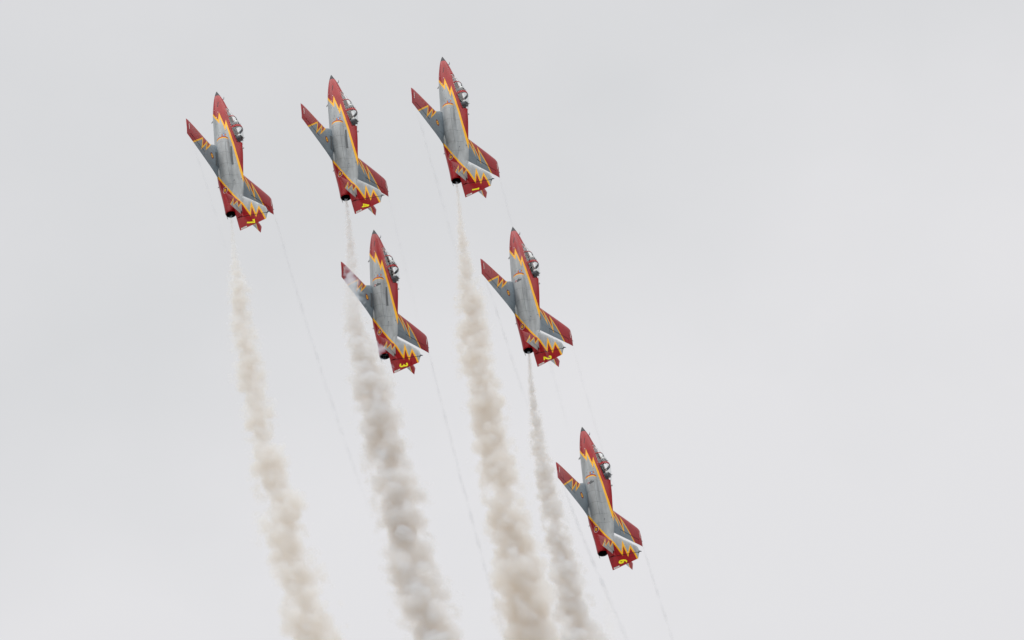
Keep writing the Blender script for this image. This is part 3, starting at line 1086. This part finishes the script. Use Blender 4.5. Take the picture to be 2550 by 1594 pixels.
def volume_mat(name, path, dens, seed, scat, absb, g, rough_edge=True, soft=0.38):
    """path: (s, z, R) along local -x; dens: (s, density)"""
    m = bpy.data.materials.new(name)
    m.use_nodes = True
    t = m.node_tree
    t.nodes.clear()
    out = t.nodes.new('ShaderNodeOutputMaterial')
    tc = t.nodes.new('ShaderNodeTexCoord')
    sp = t.nodes.new('ShaderNodeSeparateXYZ')
    t.links.new(tc.outputs['Object'], sp.inputs[0])
    s = math_node(t, 'MULTIPLY', sp.outputs[0], -1.0)
    zs = [p[1] for p in path]; rs = [p[2] for p in path]
    zc = curve_node(t, s, [(p[0], p[1]) for p in path], min(zs)-0.01, max(zs)+0.01)
    Rr = curve_node(t, s, [(p[0], p[2]) for p in path], 0.0, max(rs)+0.01)
    Rr = math_node(t, 'MAXIMUM', Rr, 0.02)
    dz = math_node(t, 'SUBTRACT', sp.outputs[2], zc)
    yr = math_node(t, 'DIVIDE', sp.outputs[1], Rr)
    zr = math_node(t, 'DIVIDE', dz, Rr)
    r = math_node(t, 'SQRT', math_node(t, 'ADD', math_node(t, 'MULTIPLY', yr, yr), math_node(t, 'MULTIPLY', zr, zr)))
    D = curve_node(t, s, dens, 0.0, max(d for _, d in dens)+0.01)
    if rough_edge:
        # arc length measured in radii, so the billows grow with the plume
        U = [(0.0, 0.0)]
        N = 40; L = path[-1][0]
        for i in range(1, N+1):
            sm = L*(i-0.5)/N
            U.append((L*i/N, U[-1][1] + (L/N)/max(0.12, lerp_tab([(p[0], p[2]) for p in path], sm))))
        u = curve_node(t, s, U, 0.0, U[-1][1])
        cx = t.nodes.new('ShaderNodeCombineXYZ')
        t.links.new(math_node(t, 'ADD', u, seed*7.3), cx.inputs[0]); t.links.new(yr, cx.inputs[1]); t.links.new(zr, cx.inputs[2])
        n1 = t.nodes.new('ShaderNodeTexNoise')
        n1.inputs['Scale'].default_value = 1.45; n1.inputs['Detail'].default_value = 5.0; n1.inputs['Roughness'].default_value = 0.62
        n1.inputs['Distortion'].default_value = 0.5
        t.links.new(cx.outputs[0], n1.inputs[0])
        vo = t.nodes.new('ShaderNodeTexVoronoi')
        vo.feature = 'SMOOTH_F1'
        vo.inputs['Scale'].default_value = 1.5; vo.inputs['Smoothness'].default_value = 0.2
        wv = t.nodes.new('ShaderNodeVectorMath'); wv.operation = 'MULTIPLY_ADD'
        wv.inputs[1].default_value = (0.7, 0.7, 0.7)
        t.links.new(n1.outputs['Color'], wv.inputs[0]); t.links.new(cx.outputs[0], wv.inputs[2])
        t.links.new(wv.outputs[0], vo.inputs[0])
        n0 = t.nodes.new('ShaderNodeTexNoise')
        n0.inputs['Scale'].default_value = 0.55; n0.inputs['Detail'].default_value = 1.0
        t.links.new(cx.outputs[0], n0.inputs[0])
        f = math_node(t, 'SUBTRACT', 0.98, r)
        f = math_node(t, 'ADD', f, math_node(t, 'MULTIPLY', math_node(t, 'SUBTRACT', n0.outputs[0], 0.5), 1.2))
        f = math_node(t, 'ADD', f, math_node(t, 'MULTIPLY', math_node(t, 'SUBTRACT', n1.outputs[0], 0.5), 1.6))
        f = math_node(t, 'ADD', f, math_node(t, 'MULTIPLY', math_node(t, 'SUBTRACT', 0.48, vo.outputs['Distance']), 1.15))
        inner = math_node(t, 'ADD', 0.22, math_node(t, 'MULTIPLY', f, 0.95))
    else:
        # broken, uneven condensation
        n2 = t.nodes.new('ShaderNodeTexNoise')
        n2.inputs['Scale'].default_value = 0.9; n2.inputs['Detail'].default_value = 3.0
        cv = t.nodes.new('ShaderNodeCombineXYZ')
        t.links.new(math_node(t, 'ADD', s, seed*11.7), cv.inputs[0])
        t.links.new(math_node(t, 'MULTIPLY', yr, 0.35), cv.inputs[1]); t.links.new(math_node(t, 'MULTIPLY', zr, 0.35), cv.inputs[2])
        t.links.new(cv.outputs[0], n2.inputs[0])
        f = math_node(t, 'ADD', math_node(t, 'SUBTRACT', 0.95, r), math_node(t, 'MULTIPLY', math_node(t, 'SUBTRACT', n2.outputs[0], 0.5), 1.3))
        inner = math_node(t, 'ADD', -0.5, math_node(t, 'MULTIPLY', n2.outputs[0], 3.0))
    mr = t.nodes.new('ShaderNodeMapRange'); mr.interpolation_type = 'SMOOTHSTEP'
    mr.inputs['From Max'].default_value = soft
    t.links.new(f, mr.inputs[0])
    d = math_node(t, 'MULTIPLY', mr.outputs[0], D)
    d = math_node(t, 'MULTIPLY', d, inner)
    d = math_node(t, 'MAXIMUM', d, 0.0)
    vs_ = t.nodes.new('ShaderNodeVolumeScatter')
    vs_.inputs['Color'].default_value = (*scat, 1)
    vs_.inputs['Anisotropy'].default_value = g
    t.links.new(d, vs_.inputs['Density'])
    va = t.nodes.new('ShaderNodeVolumeAbsorption')
    va.inputs['Color'].default_value = (*absb, 1)
    t.links.new(d, va.inputs['Density'])
    ad = t.nodes.new('ShaderNodeAddShader')
    t.links.new(vs_.outputs[0], ad.inputs[0]); t.links.new(va.outputs[0], ad.inputs[1])
    t.links.new(ad.outputs[0], out.inputs['Volume'])
    return m

def plume(name, M, path, m, pad=1.7, step=None, rmin=0.0):
    bm = bmesh.new()
    rings = []
    L = path[-1][0]
    n = max(12, int(L*1.2))
    for i in range(n+1):
        s = L*i/n
        z = lerp_tab([(p[0], p[1]) for p in path], s); r = max(rmin, lerp_tab([(p[0], p[2]) for p in path], s)*pad)
        rings.append([(-s, r*math.cos(2*math.pi*k/16), z + r*math.sin(2*math.pi*k/16)) for k in range(16)])
    loft(bm, rings)
    o = obj(name, bm, [m])
    o.matrix_world = M
    if step:
        m.cycles.volume_step_rate = step
    return o

SM = {
7: [(0.0,0.0,0.10),(1.76,-0.08,0.16),(3.89,-0.14,0.34),(6.04,-0.16,0.70),(9.64,-0.13,0.90),(12.54,-0.05,1.05),(15.4,0.09,1.08),(17.9,0.25,1.12),(20.47,0.45,1.23),(22.98,0.68,1.34),(25.92,0.99,1.50),(28.49,1.30,1.58),(31.99,1.77,1.60),(35.22,2.24,1.67),(42.0,3.4,1.85)],
4: [(0.0,0.0,0.12),(2.48,-0.07,0.24),(4.67,-0.14,0.42),(6.85,-0.34,0.60),(9.0,-0.50,0.72),(11.63,-0.36,0.92),(14.13,0.06,1.2),(16.66,0.27,1.38),(19.53,0.47,1.45),(22.42,0.7,1.52),(25.27,0.96,1.65),(28.14,1.25,1.68),(30.99,1.56,1.76),(34.19,1.93,1.89),(37.02,2.28,2.03),(43.0,3.1,2.3)],
1: [(0.0,0.0,0.10),(2.39,-0.07,0.20),(4.52,-0.11,0.35),(6.66,-0.12,0.58),(8.81,-0.11,0.86),(11.01,-0.08,1.08),(13.16,-0.03,1.19),(15.63,0.05,1.26),(18.1,0.16,1.3),(20.56,0.29,1.38),(23.01,0.45,1.45),(25.44,0.62,1.52),(28.27,0.85,1.6),(31.06,1.1,1.75),(34.21,1.41,1.95),(37.68,1.78,2.15),(44.0,2.5,2.2)],
2: [(0.0,0.0,0.10),(1.65,-0.11,0.18),(3.43,-0.18,0.28),(5.23,-0.2,0.41),(7.05,-0.18,0.55),(8.89,-0.11,0.68),(10.72,-0.02,0.79),(12.87,0.12,0.9),(15.05,0.29,0.98),(17.24,0.48,1.05),(19.4,0.66,1.15),(21.57,0.83,1.3),(24.05,1.01,1.55),(30.0,1.55,1.9)],
6: [(0.0,0.0,0.06),(2.37,-0.18,0.20),(4.44,-0.3,0.5),(6.47,-0.42,0.62),(12.0,-0.6,0.9)],
3: [(0.0,0.0,0.05),(1.26,0.10,0.16),(2.27,0.22,0.22),(4.0,0.45,0.3)],
}
DN = {
7: [(0,1.3),(1.5,1.0),(3.9,1.1),(6,1.2),(12,1.05),(20,0.95),(30,0.85),(42,0.75)],
4: [(0,1.6),(2,2.0),(4.3,1.2),(6,0.95),(8.5,0.8),(10.5,1.25),(20,1.15),(30,1.0),(43,0.85)],
1: [(0,1.8),(1.5,1.6),(4,1.8),(8,1.4),(12,1.2),(20,1.1),(30,0.95),(44,0.8)],
2: [(0,2.0),(1.5,2.2),(4,2.3),(8,1.9),(15,1.4),(24,1.1),(30,1.0)],
6: [(0,0.03),(2,0.06),(4.4,0.12),(6.5,0.20),(12,0.25)],
3: [(0,0.12),(1.2,0.2),(2.3,0.12),(4,0.03)],
}
SCAT = {n: ((0.68, 0.82, 1.0) if n in (4, 2) else (0.68, 0.81, 0.97)) for n in SM}
ABSB = {n: ((0.930, 0.929, 0.937) if n in (4, 2) else (0.955, 0.944, 0.930)) for n in SM}
SLAB = {
7: 'tan smoke plume behind the jet numbered 7, leftmost of the thick plumes',
4: 'grey tan smoke plume from the jet numbered 4, blowing across the wing of jet 3',
1: 'wide tan smoke plume from the topmost jet, numbered 1',
2: 'narrow grey smoke plume starting at the tail pipe of jet number 2',
6: 'barely visible tan wisp of smoke below the lowest jet, numbered 6',
3: 'short faint grey wisp at the tail pipe of the jet numbered 3',
}
EXH = Matrix.Translation((-10.90, 0, -0.035))
for i, n in enumerate(order):
    dn = [(a, b*(1.8 + (3.0 if n in (4, 1, 2) else 1.5)*max(0, 1 - a/7))) for a, b in DN[n]]
    m = volume_mat('smoke_%d' % n, SM[n], dn, i+1, SCAT[n], ABSB[n], 0.35)
    o = plume('smoke_trail', local_matrix(n) @ EXH, SM[n], m, 1.65, 0.16, 0.16)
    tag(o, SLAB[n], 'smoke trail', 'smoke trails behind the jets')

# ------------------------------------------------------------------ wingtip vapour
TR = [   # jet, y, s0, z0, linear, quadratic, length, density, radius start/end
 (7, 4.40, 7.75, 0.12, 0.186, -0.0030, 10.5, 0.16, 0.09, 0.12, 'left'),
 (7, -5.15, 7.50, 0.44, 0.121, 0.0011, 28.0, 0.20, 0.09, 0.17, 'right'),
 (1, 4.50, 7.80, 0.13, 0.147, -0.0010, 14.0, 0.20, 0.10, 0.15, 'left'),
 (4, -5.15, 7.49, 0.38, 0.090, 0.0005, 13.0, 0.10, 0.09, 0.12, 'right'),
 (3, -5.15, 7.45, 0.41, 0.126, 0.00068, 27.0, 0.24, 0.09, 0.17, 'right'),
 (2, 4.40, 7.31, 0.01, 0.173, -0.0009, 13.0, 0.20, 0.09, 0.15, 'left'),
 (1, -5.15, 7.56, 0.38, 0.115, 0.0005, 24.0, 0.16, 0.10, 0.16, 'right'),
 (2, -5.15, 7.50, 0.38, 0.108, 0.0016, 16.0, 0.12, 0.09, 0.15, 'right'),
 (6, 4.50, 7.60, 0.16, 0.171, 0.0019, 16.0, 0.26, 0.11, 0.20, 'left'),
 (6, -5.15, 7.40, 0.38, 0.124, -0.0009, 11.0, 0.24, 0.10, 0.15, 'right'),
]
for i, (n, y, s0, z0, l, q, L, d, r0, r1, side) in enumerate(TR):
    path = [(L*k/10, l*L*k/10 + q*(L*k/10)**2, 1.35*(r0 + (r1-r0)*k/10)) for k in range(11)]
    dens = [(0, d*0.25), (L*0.1, d), (L*0.5, d*0.85), (L*0.8, d*0.5), (L, d*0.08 if n in (7, 4, 1, 2) else d*0.4)]
    m = volume_mat('vapour', path, [(a, b*4.0) for a, b in dens], i, (0.55, 0.62, 0.72), (0.72, 0.74, 0.78), 0.0, False, 0.8)
    o = plume('vapour_trail', local_matrix(n) @ Matrix.Translation((-s0, y, z0)), path, m, 1.0, 0.6)
    tag(o, 'thin faint straight vapour trail streaming from the %s wing of the jet numbered %d' % (side, n), 'vapour trail', 'vapour trails from the wings')
